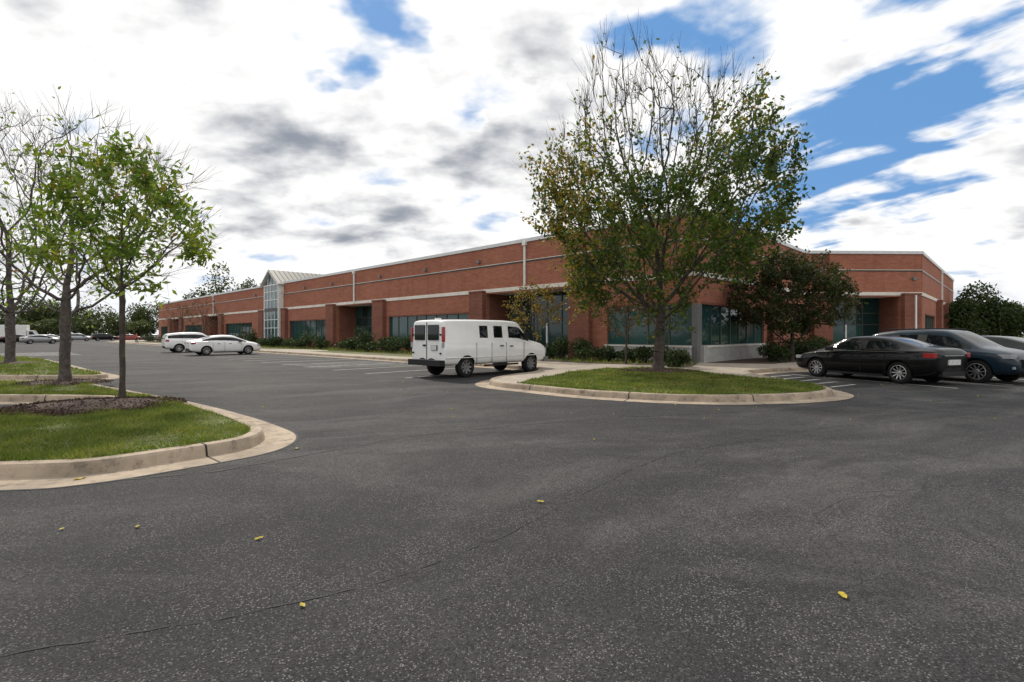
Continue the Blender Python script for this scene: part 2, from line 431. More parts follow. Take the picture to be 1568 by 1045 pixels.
def tree(name, base, H, trunk_h, crown, n_att, r_trunk, leaf, bark='bark', lean=(0, 0), dk=.45, step=.28,
         twigs=3, twl=(.35, .8), lpt=5, L=.11, W=.06, dens=None, colf=None, droop=0.0, ex=2.0, tipr=.006, up=.1, twup=.7, extra=()):
    root = empty(name, base)
    c, rad, shape = crown
    pts = R.uniform(-1, 1, (n_att * 4, 3)); pts = pts[np.linalg.norm(pts, axis=1) < 1][:n_att]
    r = np.linalg.norm(pts, axis=1) + 1e-6
    pts *= (r ** -.25)[:, None]
    wob = 1 + .16 * np.sin(3.1 * pts[:, 0] * 2 + 1.7) * np.cos(2.7 * pts[:, 1] * 2) + .12 * np.sin(5 * pts[:, 2] + 4 * pts[:, 0])
    pts = pts * wob[:, None]
    if shape: pts[:, :2] *= (1 + shape * pts[:, 2])[:, None]
    att = np.array(c) + pts * np.array(rad)
    for (ec, er, en) in extra:      # extra lobes of the crown
        att = np.concatenate([att, np.array(ec) + rand_unit(en) * (R.uniform(.3, 1, (en, 1))) * np.array(er)])
    tr = [(0, 0, -.05)]
    nseg = max(3, int(trunk_h / .35))
    for i in range(1, nseg + 1):
        t = i / nseg
        tr.append((lean[0] * t + R.normal(0, .012), lean[1] * t + R.normal(0, .012), trunk_h * t))
    N, par = skeleton(tr, att, step=step, dk=dk, up=up, di=2.6)
    n = len(N); rr = np.zeros(n); kids = np.zeros(n, int)
    for i in range(n - 1, 0, -1):
        if rr[i] == 0: rr[i] = tipr ** ex
        rr[par[i]] += rr[i]; kids[par[i]] += 1
    rr = rr ** (1 / ex)
    sc = (r_trunk - tipr) / max(1e-6, rr[1] - tipr)
    rr = tipr + (rr - tipr) * sc
    A = N[par[1:]]; B = N[1:]; ra = np.minimum(rr[par[1:]], rr[1:] * 1.25); rb = rr[1:]
    ra[0] = r_trunk * 1.45
    thick = rb > .03
    if thick.any(): tubes('trunk_and_limbs', A[thick], B[thick], ra[thick], rb[thick], 8, bark, root)
    tubes('branches', A[~thick], B[~thick], ra[~thick], rb[~thick], 4, bark, root)
    # twigs
    fine = np.where((rr < tipr * 2.6) & (np.arange(n) > nseg + 1))[0]
    tip = np.where((kids == 0) & (np.arange(n) > nseg))[0]
    src = np.concatenate([np.repeat(tip, twigs), R.choice(fine, max(1, int(len(fine) * .8)))])
    gd = N[src] - N[par[src]]; gd /= np.linalg.norm(gd, axis=1)[:, None] + 1e-9
    out = N[src] - np.array(c); out /= np.linalg.norm(out, axis=1)[:, None] + 1e-9
    td = gd * .6 + out * .5 + rand_unit(len(src)) * .55; td[:, 2] += twup * .5; td /= np.linalg.norm(td, axis=1)[:, None]
    tl = R.uniform(twl[0], twl[1], len(src))[:, None]
    E = N[src] + td * tl
    tubes('twigs', N[src], E, np.full(len(src), tipr * .8), np.full(len(src), tipr * .4), 3, bark, root)
    # leaves
    k = np.repeat(np.arange(len(src)), lpt)
    t = R.uniform(.1, 1.05, len(k))[:, None]
    C = N[src][k] + (E - N[src])[k] * t + R.normal(0, L * .55, (len(k), 3))
    if dens is not None:
        C = C[R.uniform(0, 1, len(C)) < dens(C)]
    mi = None; mats = [leaf]
    if colf is not None:
        mats = [leaf, 'leaf_yel']; mi = (R.uniform(0, 1, len(C)) < colf(C)).astype(int)
    if len(C): leaves('foliage', C, L, W, mats, mi, root, droop=droop)
    print(name, 'nodes', n, 'tips', len(tip), 'leaves', len(C))
    return root

def sst(x, a, b): t = np.clip((x - a) / (b - a), 0, 1); return t * t * (3 - 2 * t)

def clumpy(C, s, ph=0.0):
    return .5 + .5 * np.sin(C[:, 0] * s + ph) * np.sin(C[:, 1] * s * 1.1 + ph * 2) * np.cos(C[:, 2] * s * .9 + ph)

def dens_main(C):
    z = C[:, 2]; x = C[:, 0]
    d = 1.35 - .85 * sst(z, 5.4, 7.8) - .46 * sst(z, 8.0, 9.8)
    d += .36 * sst(x, 1.3, 3.2) * sst(z, 6, 8) * (1 - sst(z, 9.6, 10.8))
    # thin, see-through core high in the crown
    d -= .38 * np.exp(-((x + .4) / 1.7) ** 2) * sst(z, 6.2, 8.2)
    return np.clip(d * (.12 + 1.25 * clumpy(C, 2.1, .6)), .012, 1)
def col_main(C):
    return np.clip(.06 + .50 * sst(-C[:, 0], 1.6, 4.0) + .14 * sst(C[:, 2], 7, 9.5), 0, 1)

tree('large_shade_tree', (5.6, 19.6, .14), 12.4, 2.6, ((.15, 0, 7.1), (4.3, 4.1, 4.75), .04), 2300, .20, 'leaf_big',
     dk=.37, step=.25, twigs=3, twl=(.4, 1.1), lpt=15, L=.17, W=.10, dens=dens_main, colf=col_main, tipr=.0085, up=.38, lean=(.1, 0), twup=1.9,
     extra=(((-2.4, 0, 3.2), (1.0, 1.4, 1.1), 130), ((2.9, 0, 4.3), (1.3, 1.5, 1.2), 150), ((-3.4, 0, 6.2), (1.0, 1.5, 1.5), 90)))
tree('young_street_tree', (-8.45, 11.1, .14), 6, 2.1, ((.0, 0, 3.95), (1.45, 1.25, 1.55), -.08), 440, .055, 'leaf_left',
     dk=.26, step=.16, twigs=3, twl=(.2, .5), lpt=13, L=.19, W=.066, droop=.4, tipr=.0042, up=.3,
     dens=lambda C: np.clip((.08 + 1.3 * clumpy(C, 3.2)) * (1 - .4 * sst(C[:, 2], 4.8, 5.6)), .03, 1), colf=lambda C: .04 + .12 * sst(C[:, 2], 4, 5.5))
tree('street_tree', (-13.0, 14.9, .14), 8.6, 2.4, ((.1, .4, 5.2), (3.6, 2.8, 2.9), .05), 900, .13, 'leaf_left', 'bark2',
     dk=.34, step=.22, twigs=3, twl=(.3, .9), lpt=9, L=.15, W=.08, tipr=.0062, up=.22,
     dens=lambda C: np.clip((.34 - .30 * sst(C[:, 2], 5.0, 6.2) - .32 * sst(C[:, 0], .7, 1.7)) * (clumpy(C, 2.2) + .15), .004, 1), twup=1.0)
tree('street_tree', (-24.5, 25, .14), 10, 2.8, ((0, 0, 7.6), (4.3, 4, 4.9), .05), 1000, .19, 'leaf_left', 'bark2',
     dk=.46, step=.32, twigs=3, twl=(.4, 1.1), lpt=7, L=.2, W=.11, tipr=.009, up=.25,
     dens=lambda C: np.clip((.5 - .48 * sst(C[:, 2], 5.0, 7)) * (clumpy(C, 2.0) + .1), .004, 1), twup=1.0)
tree('ornamental_tree', (14.7, 26.9, .14), 5.8, .5, ((0, 0, 3.5), (2.75, 2.3, 2.1), -.08), 800, .12, 'leaf_red',
     dk=.31, step=.22, twigs=3, twl=(.25, .6), lpt=17, L=.17, W=.10, tipr=.006, up=.05,
     dens=lambda C: np.clip(.5 + .65 * clumpy(C, 2.6), .1, 1))
tree('small_ornamental_tree', (5.35, 24.0, .14), 4, .9, ((0, 0, 2.7), (1.35, 1.2, 1.4), -.05), 260, .05, 'leaf_aut',
     dk=.27, step=.17, twigs=3, twl=(.2, .5), lpt=9, L=.12, W=.07, tipr=.0045, dens=lambda C: np.clip(.3 + .7 * clumpy(C, 3), .1, 1))
tree('small_ornamental_tree', (1.3, 27.8, .14), 4.1, .9, ((0, 0, 2.8), (1.4, 1.2, 1.4), -.05), 260, .05, 'leaf_aut',
     dk=.27, step=.17, twigs=3, twl=(.2, .5), lpt=9, L=.13, W=.08, tipr=.0045, dens=lambda C: np.clip(.3 + .7 * clumpy(C, 3), .1, 1), colf=lambda C: .45 + 0 * C[:, 0])
tree('small_bare_tree', (-35.8, 59.5, .14), 5, 1.2, ((0, 0, 3.6), (2.0, 1.8, 1.9), 0), 260, .08, 'leaf_aut',
     dk=.35, step=.25, twigs=3, twl=(.3, .7), lpt=3, L=.15, W=.08, tipr=.009, dens=lambda C: .35 + 0 * C[:, 0])
tree('small_bare_tree', (-42.5, 66.0, .14), 5, 1.2, ((0, 0, 3.5), (2.0, 1.8, 1.8), 0), 260, .08, 'leaf_aut',
     dk=.35, step=.25, twigs=3, twl=(.3, .7), lpt=3, L=.15, W=.08, tipr=.009, dens=lambda C: .4 + 0 * C[:, 0])

def foliage_cloud(center, rad, n, lump=.35):
    """leaf clump positions: a number of lobes, denser near their surface"""
    k = 9; lob = rand_unit(k) * R.uniform(.25, .7, (k, 1)); lr = R.uniform(.35, .6, k)
    w = R.integers(0, k, n); d = rand_unit(n) * (R.uniform(.55, 1.05, n) ** .6)[:, None]
    P = lob[w] + d * lr[w][:, None]
    return np.array(center) + P * np.array(rad)

def shrub(x, y, r, h, mat='leaf_shrub', n=900, L=.09, name='shrub'):
    root = empty(name, (x, y, .14))
    C = foliage_cloud((0, 0, h * .5), (r, r, h * .55), n); C[:, 2] = np.maximum(C[:, 2], .02)
    leaves('foliage', C, L, L * .55, [mat], None, root)
    b = 14; E = C[R.integers(0, n, b)]; tubes('stems', np.zeros((b, 3)), E, np.full(b, .015), np.full(b, .005), 4, 'bark', root)

CX, CY = 9.17, 25.3
LD = (-.7137, .7003); ND = (-.7003, -.7137); RD = (.7003, .7137)
def sn(s, n): return (CX + LD[0] * s + ND[0] * n, CY + LD[1] * s + ND[1] * n)
def rm(r, m): return (CX + RD[0] * r + .7137 * m, CY + RD[1] * r - .7003 * m)

for s in np.arange(.8, 15, 1.0):
    x, y = sn(s, 2.0 + random.uniform(-.3, .8)); shrub(x, y, random.uniform(.65, .95), random.uniform(.7, 1.15), n=1700, L=.10)
for s in np.arange(16.5, 60, 1.5):
    if 32 < s < 36: continue
    x, y = sn(s, 2.4 + random.uniform(-.4, .9)); shrub(x, y, random.uniform(.8, 1.2), random.uniform(.8, 1.4) if random.random() < .8 else 1.9, n=1200, L=.15)
for s in np.arange(62, 112, 3.5):
    x, y = sn(s, 2.5 + random.uniform(-.4, .9)); shrub(x, y, random.uniform(.9, 1.4), random.uniform(.8, 1.6), n=500, L=.2)
for r in np.arange(5.5, 17, 1.6):
    x, y = rm(r, 1.8 + random.uniform(-.3, .6)); shrub(x, y, random.uniform(.7, 1.0), random.uniform(.8, 1.4), n=1300, L=.13)
for q in ((7.1, 22.1), (13.2, 26.0), (15.8, 27.6), (16.9, 28.6)):
    shrub(q[0], q[1], .8, .9, n=1500, L=.12)

# distant woodland: one object per mass
def woodland(name, specs, mat='leaf_far', lsz=.75, per=1500):
    root = empty(name); allC = []; A = []; B = []; ra = []; rb = []
    for (x, y, h, r) in specs:
        allC.append(foliage_cloud((x, y, h * .56), (r, r, h * .50), per))
        for q in range(3):
            A.append((x, y, 0)); B.append((x + random.uniform(-1, 1) * r * .4, y + random.uniform(-1, 1) * r * .4, h * .8)); ra.append(.22); rb.append(.05)
    C = np.concatenate(allC); C = C[C[:, 2] > .2]
    leaves('foliage', C, lsz, lsz * .6, [mat], None, root)
    tubes('trunks', np.array(A, float), np.array(B, float), np.array(ra), np.array(rb), 5, 'bark', root)
sp = []
for i in range(46):
    x = -270 + i * 5.2; sp.append((x + random.uniform(-2, 2), 158 + random.uniform(-6, 10) + (x + 150) * .1, random.uniform(10, 14), random.uniform(4.5, 6.5)))
for i in range(26):
    x = -235 + i * 7; sp.append((x, 148 + random.uniform(-3, 3) + (x + 150) * .1, random.uniform(4.5, 7.5), random.uniform(4, 5.5)))
sp += [(-81, 142, 20, 5.5), (-75, 146, 17.5, 4.5), (-90, 146, 14, 4)]
woodland('distant_treeline', sp, per=1900, lsz=.7)
sp = [(44.6, 51, 5.3, 2.6), (47.8, 52.5, 5.9, 2.8), (50.5, 52, 5.0, 2.4)]
woodland('evergreen_hedge_trees', sp, 'leaf_shrub', .32, 5500)
sp = [(86 + i * 7.5, 88 + random.uniform(-4, 8) + i * 1.2, random.uniform(5.5, 8), random.uniform(4, 5)) for i in range(16)]
woodland('distant_treeline', sp, per=1900, lsz=.6)

# ------------------------------------------------------------------ islands, walks, lawns
isl1 = [(-5.3, 5.05), (-4.4, 5.28), (-3.72, 5.95), (-3.22, 6.6), (-3.12, 7.2), (-3.32, 7.85), (-3.84, 8.5), (-4.97, 9.64), (-7.07, 11.46), (-10.3, 13.9),
        (-12.2, 15.3), (-13.6, 15.95), (-15.5, 16.1), (-18.3, 16.0), (-20, 15.4), (-20.4, 14.0), (-19.6, 12.2), (-17, 11.6), (-13, 11.35), (-9.6, 11.15), (-9.0, 10.7), (-9.3, 10.1), (-11, 9.5), (-15, 8.9), (-17.5, 8.0), (-17.2, 6.4), (-13, 5.1), (-9, 4.75)]
root1, P1, in1 = kerbed('grass_island_with_kerb', isl1, 'soil_grass')
gpoly = [(q.x, q.y) for q in in1]
grass('grass', gpoly, 170000, .14, .05, .006, bb=(-12, -3, 4.5, 12.5), parent=root1, avoid=((-8.2, 10.2, 1.1), (-12.9, 14.7, .95)))
grass('grass_far', gpoly, 40000, .14, .06, .010, bb=(-21, -9, 9, 17), parent=root1, avoid=((-12.9, 14.7, .95), (-8.5, 10.3, 1.0)))
blob_sheet('mulch_bed', -8.1, 10.0, 1.45, 1.2, .146, 'mulch', root1, hump=.09)
chips('mulch_chips', -8.1, 10.0, 1.55, 1.3, .15, 9000, root1, s=.05)
blob_sheet('mulch_bed_back', -12.9, 14.7, 1.2, 1.0, .146, 'mulch', root1, hump=.08)
chips('mulch_chips_back', -12.9, 14.7, 1.2, 1.0, .15, 3000, root1, s=.05)

isl2 = [(-13.9, 17.2), (-13.9, 18.3), (-15.2, 19.6), (-17.6, 21.6), (-22, 25.6), (-26, 29.2), (-30, 32), (-36, 33.5), (-42, 31), (-43, 26), (-38, 21), (-31, 17.8), (-24, 17.1), (-18, 16.95), (-15, 16.9)]
root2, P2, in2 = kerbed('grass_island_with_kerb', isl2, 'soil_grass')
grass('grass', [(q.x, q.y) for q in in2], 60000, .14, .07, .014, bb=(-34, -13, 16, 34), parent=root2, avoid=((-24.5, 25, 1.0),))
blob_sheet('mulch_bed', -24.5, 25, 1.2, 1.2, .146, 'mulch', root2)

# apron: sidewalk slab and main lawn peninsula in one kerbed outline
aw = [sn(118, 8.6), sn(60, 8.6), sn(30, 8.6), sn(12, 8.6), sn(4.5, 8.65), (.55, 20.0), (-.35, 18.3), (-1.0, 16.8), (-1.12, 15.6), (-.7, 14.6), (.1, 13.8), (1.5, 12.45), (2.9, 11.65), (3.96, 11.3), (5.25, 11.25),
      (6.73, 11.55), (8.0, 12.2), (8.75, 13.2), (9.0, 14.8), (9.0, 16.5), (9.1, 18.2), (9.8, 19.8), (12.5, 21.2), (16, 22.5), (22, 24.8), (34, 29.2), (46, 33.7), (60, 38.9), (74, 56), (60, 72), (10, 118), (-40, 146), (-90, 118)]
root3, P3, in3 = kerbed('sidewalk_and_lawn_kerb', aw, 'walk', n=5)
front = [(q.x, q.y) for q in in3 if q.y < 15.2 and -2 < q.x < 8.6 and q.x > .0]
lawn = front + [(8.1, 15.6), (7.4, 17.0), (6.9, 18.8), (6.7, 20.6), (5.4, 21.4), (3.9, 20.9), (2.4, 19.2), (1.3, 17.2), (.5, 15.6)]
t = MB(); t.poly([(a, b, .148) for a, b in lawn], 'soil_grass'); t.obj('lawn', root3)
grass('grass', lawn, 90000, .148, .055, .011, parent=root3, avoid=((5.6, 19.5, 1.1),))
blob_sheet('mulch_bed', 5.6, 19.3, 1.5, 1.0, .153, 'mulch', root3, hump=.08)
chips('mulch_chips', 5.6, 19.3, 1.5, 1.0, .16, 2500, root3, s=.06)
# planting beds in front of the facades
t = MB()
bedl = [sn(-.2, .35), sn(30, .35), sn(60, .35), sn(114, .35), sn(114, 4.6), sn(60, 4.6), sn(37, 4.6), sn(36, 4.0), sn(31, 4.0), sn(30, 4.6), sn(16, 4.6), sn(3, 4.2), sn(-1.2, 3.2)]
t.poly([(a, b, .149) for a, b in bedl], 'mulch')
bedr = [rm(.2, .35), rm(1.4, 3.0), rm(8, 3.6), rm(15, 3.4), rm(17.5, .35)]
t.poly([(a, b, .1515) for a, b in bedr], 'mulch')
lawn2 = [sn(15, 4.62), sn(29.9, 4.62), sn(29.9, 6.3), sn(15, 6.3)]
t.poly([(a, b, .15) for a, b in lawn2], 'soil_grass')
lawn3 = [sn(38, 4.62), sn(110, 4.62), sn(110, 6.3), sn(38, 6.3)]
t.poly([(a, b, .15) for a, b in lawn3], 'soil_grass')
# walk joints
for s in np.arange(2, 60, 1.8):
    a, b = sn(s, 6.4), sn(s + .03, 6.4); c, d = sn(s + .03, 7.95), sn(s, 7.95)
    t.poly([(p[0], p[1], .146) for p in (a, b, c, d)], 'crack')
t.obj('planting_beds', root3)
grass('ground_cover', bedl, 60000, .15, .16, .02, parent=root3, bb=(-30, 10, 20, 60))

# ------------------------------------------------------------------ painted lines and cracks
pl = MB()
def strip(a, b, w, z=.004, mat='paintline'):
    a = Vector(a); b = Vector(b); d = (b - a).normalized(); n = Vector((-d.y, d.x)) * w / 2
    pl.poly([(a.x - n.x, a.y - n.y, z), (b.x - n.x, b.y - n.y, z), (b.x + n.x, b.y + n.y, z), (a.x + n.x, a.y + n.y, z)], mat)
for s in np.arange(4.2, 60, 2.75):
    strip(sn(s, 8.75), sn(s, 14.2), .12)
for i, s in enumerate(np.arange(63, 110, 2.75)): strip(sn(s, 8.75), sn(s, 14.2), .11)
for s in np.arange(9.9, 14.5, .8): strip(sn(s, 8.9), sn(s + 1.6, 14.0), .10, .0075)
hd = Vector((-.36, .933)); sd = Vector((.933, .36))
o = Vector((9.9, 19.2))
for i in range(14):
    p = o + sd * (i * 2.72 + 1.0); strip(p + hd * .2, p - hd * 5.3, .12)
for k in range(5):   # hatched no-parking zone beside the lawn
    p = Vector((9.35, 15.0 + k * .9)); strip(p, p + Vector((1.2, .75)), .1)
# far rows on the left
for i in range(16):
    strip((-100 + i * 3.0, 92 - i * 2.9), (-104 + i * 3.0, 88 - i * 2.9), .12)
for i in range(6): strip((-38 + i * 1.1, 44 - i * 1.08), (-41 + i * 1.1, 41 - i * 1.08), .35)
pl.obj('parking_lines')
ck = MB()
def crack(pts, w, z=.004):
    P = [Vector(p) for p in pts]; Q = []
    for i in range(len(P) - 1):
        n = max(2, int((P[i + 1] - P[i]).length / .06))
        for k in range(n): Q.append(P[i].lerp(P[i + 1], k / n))
    Q.append(P[-1]); off = 0; out = []
    for i, q in enumerate(Q):
        d = (Q[min(i + 1, len(Q) - 1)] - Q[max(i - 1, 0)]).normalized(); n = Vector((-d.y, d.x))
        off = off * .95 + random.uniform(-.012, .012)
        ww = w * max(.05, random.uniform(-.2, 1.3))
        out.append((q + n * (off + ww), q + n * (off - ww)))
    for i in range(len(out) - 1):
        if random.random() < .08: continue
        a, b = out[i]; c, d = out[i + 1]
        ck.poly([(b.x, b.y, z), (d.x, d.y, z), (c.x, c.y, z), (a.x, a.y, z)], 'crack')
crack([(-5.6, 4.9), (-3.4, 5.75), (-2.6, 6.6), (-1.6, 7.7), (0, 8.7), (2.2, 9.6), (5, 10.3), (8.0, 11.2), (12, 12.6)], .024)
crack([(-2.6, 2.4), (-1.6, 2.75), (-.9, 3.15), (-.1, 3.9), (.8, 5.1), (2, 6.6), (5, 8.4), (10, 10.3)], .008)
crack([(2.1, 3.0), (2.4, 3.6), (2.6, 4.4), (3.3, 5.0), (4.8, 5.3)], .004)
crack([(-3.0, 8.2), (-2.2, 10.5), (-2.4, 13), (-4, 17)], .010)
crack([(-6, 12), (-2, 12.6), (1.1, 12.1)], .010)
crack([(-12, 20), (-5, 16.4), (-1.6, 14.2)], .014)
ck.obj('asphalt_cracks')

# fallen leaves: a few on the tarmac
fl = [(1.95, 3.02, .042), (.26, 4.71, .035), (-1.91, 3.86, .035), (-1.19, 2.91, .028), (-3.0, 4.1, .028), (-3.56, 4.05, .026), (-2.9, 6.9, .04), (-4.6, 5.45, .06), (1.2, 7.5, .03)]
V = []; F = []
for (x, y, s) in fl:
    a = random.uniform(0, 6.28); b = len(V)
    for k, (u, v, w) in enumerate(((-1, 0, .01), (-.5, .42, .25), (.1, .55, .05), (.6, .3, .3), (1.1, 0, .1), (.6, -.35, .02), (.1, -.5, .2), (-.5, -.4, .05))):
        V.append((x + s * (u * math.cos(a) - v * math.sin(a)), y + s * (u * math.sin(a) + v * math.cos(a)), .012 + w * s * .8))
    V.append((x, y, .012)); c = len(V) - 1
    for k in range(8): F.append((b + k, b + (k + 1) % 8, c))
mesh_np('fallen_leaves', V, F, ['fallen'])
n = 60
C = np.stack([R.uniform(-9, 12, n), R.uniform(9, 19, n), np.full(n, .012)], 1)
leaves('leaf_litter', C, .04, .03, ['fallen'], None, None, flat=.05)
n = 700
C = np.stack([R.normal(5.2, 2.2, n), R.uniform(12.3, 20, n), np.full(n, .20)], 1); C = C[pip(lawn, C[:, 0], C[:, 1])]
leaves('leaf_litter', C, .06, .04, ['leaf_aut'], None, None, flat=.1)

# ------------------------------------------------------------------ building
TOP = 7.78; BZ = 4.45; WT = 3.07
bld = empty('brick_office_building')
class Facade:
    def __init__(s, name, origin, ang, o):
        s.fr = empty(name, (origin[0], origin[1], 0), ang, bld); s.o = o
        s.w = MB(); s.g = MB(); s.t = MB(); s.name = name
    def B(s, mb, a, b, n0, n1, z0, z1, m): mb.box(a, b, s.o * n0, s.o * n1, z0, z1, m)
    def wall(s, a, b, z0=0.0, z1=None, m='brick', n0=-.3, n1=0.0): s.B(s.w, a, b, n0, n1, z0, z1 if z1 else TOP - .22, m)
    def glazing(s, a, b, z0, z1, n, pane=1.35, rows=(), gm='wglass', fm='frame'):
        k = max(1, round((b - a) / pane)); w = (b - a) / k
        zs = [z0] + list(rows) + [z1]
        for i in range(k):
            for j in range(len(zs) - 1):
                s.B(s.g, a + i * w + .03, a + (i + 1) * w - .03, n - .03, n, zs[j] + .03, zs[j + 1] - .03, gm)
        for i in range(k + 1):
            x = a + i * w; s.B(s.t, x - .035, x + .035, n - .06, n + .05, z0, z1, fm)
        for z in zs: s.B(s.t, a - .033, b + .033, n - .055, n + .045, z - .04, z + .04, fm)
    def window(s, a, b, base='brick', bz=.85):
        if base == 'stone':
            s.B(s.w, a, b, -.3, .22, 0, bz - .08, 'stone'); s.B(s.t, a - .02, b + .02, -.3, .27, bz - .08, bz, 'band')
        else:
            s.wall(a, b, 0, bz - .05); s.B(s.t, a, b, -.12, .05, bz - .05, bz + .02, 'band')
        s.glazing(a + .04, b - .04, bz, WT, -.14)
        s.wall(a, b, WT, BZ)
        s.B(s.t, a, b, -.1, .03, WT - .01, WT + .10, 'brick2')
        s.wall(a, b, BZ, None)
    def pier(s, a, b, h=BZ + .03):
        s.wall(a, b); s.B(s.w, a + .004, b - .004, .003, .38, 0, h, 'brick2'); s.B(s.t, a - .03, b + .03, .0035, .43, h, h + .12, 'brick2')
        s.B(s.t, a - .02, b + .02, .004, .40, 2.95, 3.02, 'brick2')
    def recess(s, a, b, d=2.2, gm='wglass', pipe=True):
        s.wall(a, b, BZ - .1, None)
        s.B(s.w, a, b, -d, -.3, BZ - .05, BZ + .1, 'band')
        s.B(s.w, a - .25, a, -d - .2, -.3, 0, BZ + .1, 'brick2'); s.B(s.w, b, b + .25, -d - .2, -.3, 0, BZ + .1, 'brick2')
        s.glazing(a, b, .15, BZ - .05, -d, 1.25, (2.3, 3.2), gm)
        m = (a + b) / 2
        s.B(s.t, m - .06, m + .06, -d, -d + .09, .15, 2.3, 'white')
        s.B(s.w, a, b, -d - .1, 0, 0, .15, 'walk')
        if pipe:
            q = m; s.B(s.t, q - .06, q + .06, .03, .15, BZ + .1, TOP - .1, 'white'); s.B(s.t, q - .14, q + .14, .02, .22, TOP - .45, TOP - .2, 'white')
    def finish(s, a, b, x0=0, x1=0):
        s.B(s.t, a - x0, b + x1, .003, .055, BZ, BZ + .25, 'band')
        s.B(s.t, a - x0, b + x1, .003, .035, 6.26, 6.34, 'dark'); s.B(s.t, a - x0, b + x1, .003, .05, 6.345, 6.38, 'band')  # dark reveal line; the thin pale strip over it paints a highlight
        s.B(s.t, a - x0 * 2, b + x1 * 2, -.36, .09, TOP - .22, TOP, 'coping')
        s.w.obj(s.name + '_brickwork', s.fr)
        if s.g.v: s.g.obj(s.name + '_window_glass', s.fr)
        s.t.obj(s.name + '_trim', s.fr)
    def fixture(s, a, z):
        s.B(s.t, a - .12, a + .12, .004, .2, z, z + .22, 'greypost')

A1 = math.atan2(LD[1], LD[0])
f = Facade('front_facade', (CX, CY), A1, 1)
f.B(f.w, 0.0, .3, -.3, 0, 0, WT, 'greypost'); f.wall(.0, .3, WT, None)
f.window(.3, 5.3, 'stone', .97); f.wall(5.3, 6.3); f.pier(6.3, 7.8); f.recess(7.8, 15.4); f.pier(15.4, 16.8)
f.wall(16.8, 17.3); f.window(17.3, 28.0); f.wall(28.0, 28.4); f.pier(28.4, 30.2); f.recess(30.2, 37.7); f.pier(37.7, 39.3); f.wall(39.3, 39.9)
f.window(39.9, 49.3); f.wall(49.3, 49.7); f.pier(49.7, 50.9)
f.wall(55.7, 56.6); f.pier(56.6, 58.2); f.wall(58.2, 61.5); f.window(61.5, 72.5); f.wall(72.5, 73.2); f.pier(73.2, 74.8); f.recess(74.8, 81.5); f.pier(81.5, 83.2)
f.wall(83.2, 84.2); f.window(84.2, 95); f.wall(95, 96); f.pier(96, 97.8); f.recess(97.8, 104.5, pipe=False); f.pier(104.5, 106.2); f.wall(106.2, 107); f.window(107, 113.5); f.wall(113.5, 115.5)
for s in (2.6, 16.1, 22.5, 29.3, 38.5, 45, 60, 78, 90): f.fixture(s, 6.6)
# entry tower with gabled metal roof
f.wall(50.9, 51.2, 0, None); f.wall(55.4, 55.7, 0, None)
f.glazing(51.2, 55.4, .15, 7.5, .55, 1.05, (2.3, 3.3, 4.5, 5.7, 6.7), 'lglass', 'white')
f.B(f.t, 51.2, 55.4, .3, .62, 4.3, 4.7, 'dark')
f.B(f.w, 51.0, 51.2, -.3, .6, 0, 7.5, 'white'); f.B(f.w, 55.4, 55.6, -.3, .6, 0, 7.5, 'white')
gt = MB(); a0, a1, rg, n0, n1 = 50.6, 56.0, 9.35, .95, -13.0; mid = 53.3
for (p, q, z0, z1) in ((a0, mid, 7.6, rg), (mid, a1, rg, 7.6)):
    gt.poly([(p, n0, z0), (q, n0, z1), (q, n1, z1), (p, n1, z0)], 'metalroof')
    gt.poly([(p, n0, z0 - .16), (p, n1, z0 - .16), (q, n1, z1 - .16), (q, n0, z1 - .16)], 'white')
    gt.poly([(p, n0, z0), (p, n0, z0 - .16), (q, n0, z1 - .16), (q, n0, z1)], 'white')
gt.poly([(a0, n0, 7.6), (a0, n1, 7.6), (a0, n1, 7.44), (a0, n0, 7.44)], 'white')
gt.poly([(a1, n0, 7.6), (a1, n0, 7.44), (a1, n1, 7.44), (a1, n1, 7.6)], 'white')
for k in range(24):
    yy = n0 - .05 - k * .58
    for (p, q, z0, z1) in ((a0, mid, 7.6, rg), (mid, a1, rg, 7.6)):
        gt.poly([(p, yy, z0 + .05), (q, yy, z1 + .05), (q, yy, z1), (p, yy, z0)], 'metalroof')
gt.poly([(a0 + .3, .5, 7.5), (a1 - .3, .5, 7.5), (mid, .5, rg - .25)], 'lglass')
for q in (52.2, 53.3, 54.4):
    gt.box(q - .04, q + .04, .5, .58, 7.5, 7.5 + (rg - .3 - 7.5) * (1 - abs(q - mid) / 2.6), 'white')
gt.box(a0 + .2, a1 - .2, .45, .62, 7.42, 7.56, 'white')
gt.poly([(a0 + .3, n1 + .1, 7.4), (a1 - .3, n1 + .1, 7.4), (mid, n1 + .1, rg - .2)], 'metalroof')
gt.box(a0 + .3, a0 + .4, n1 + .2, .4, 6.5, 7.5, 'white'); gt.box(a1 - .4, a1 - .3, n1 + .2, .4, 6.5, 7.5, 'white')
gt.obj('entry_gable_roof', f.fr)
def runs(F, rs):
    for a, b in rs:
        F.B(F.t, a, b, .003, .055, BZ, BZ + .25, 'band'); F.B(F.t, a, b, .003, .035, 6.26, 6.34, 'dark'); F.B(F.t, a, b, .003, .05, 6.345, 6.38, 'band')  # last strip: highlight above the dark reveal, painted in pale colour
        F.B(F.t, a, b, -.36, .09, TOP - .22, TOP, 'coping')
runs(f, ((0, 50.95), (55.65, 115.5)))
f.w.obj('front_brickwork', f.fr); f.g.obj('front_window_glass', f.fr); f.t.obj('front_trim', f.fr)

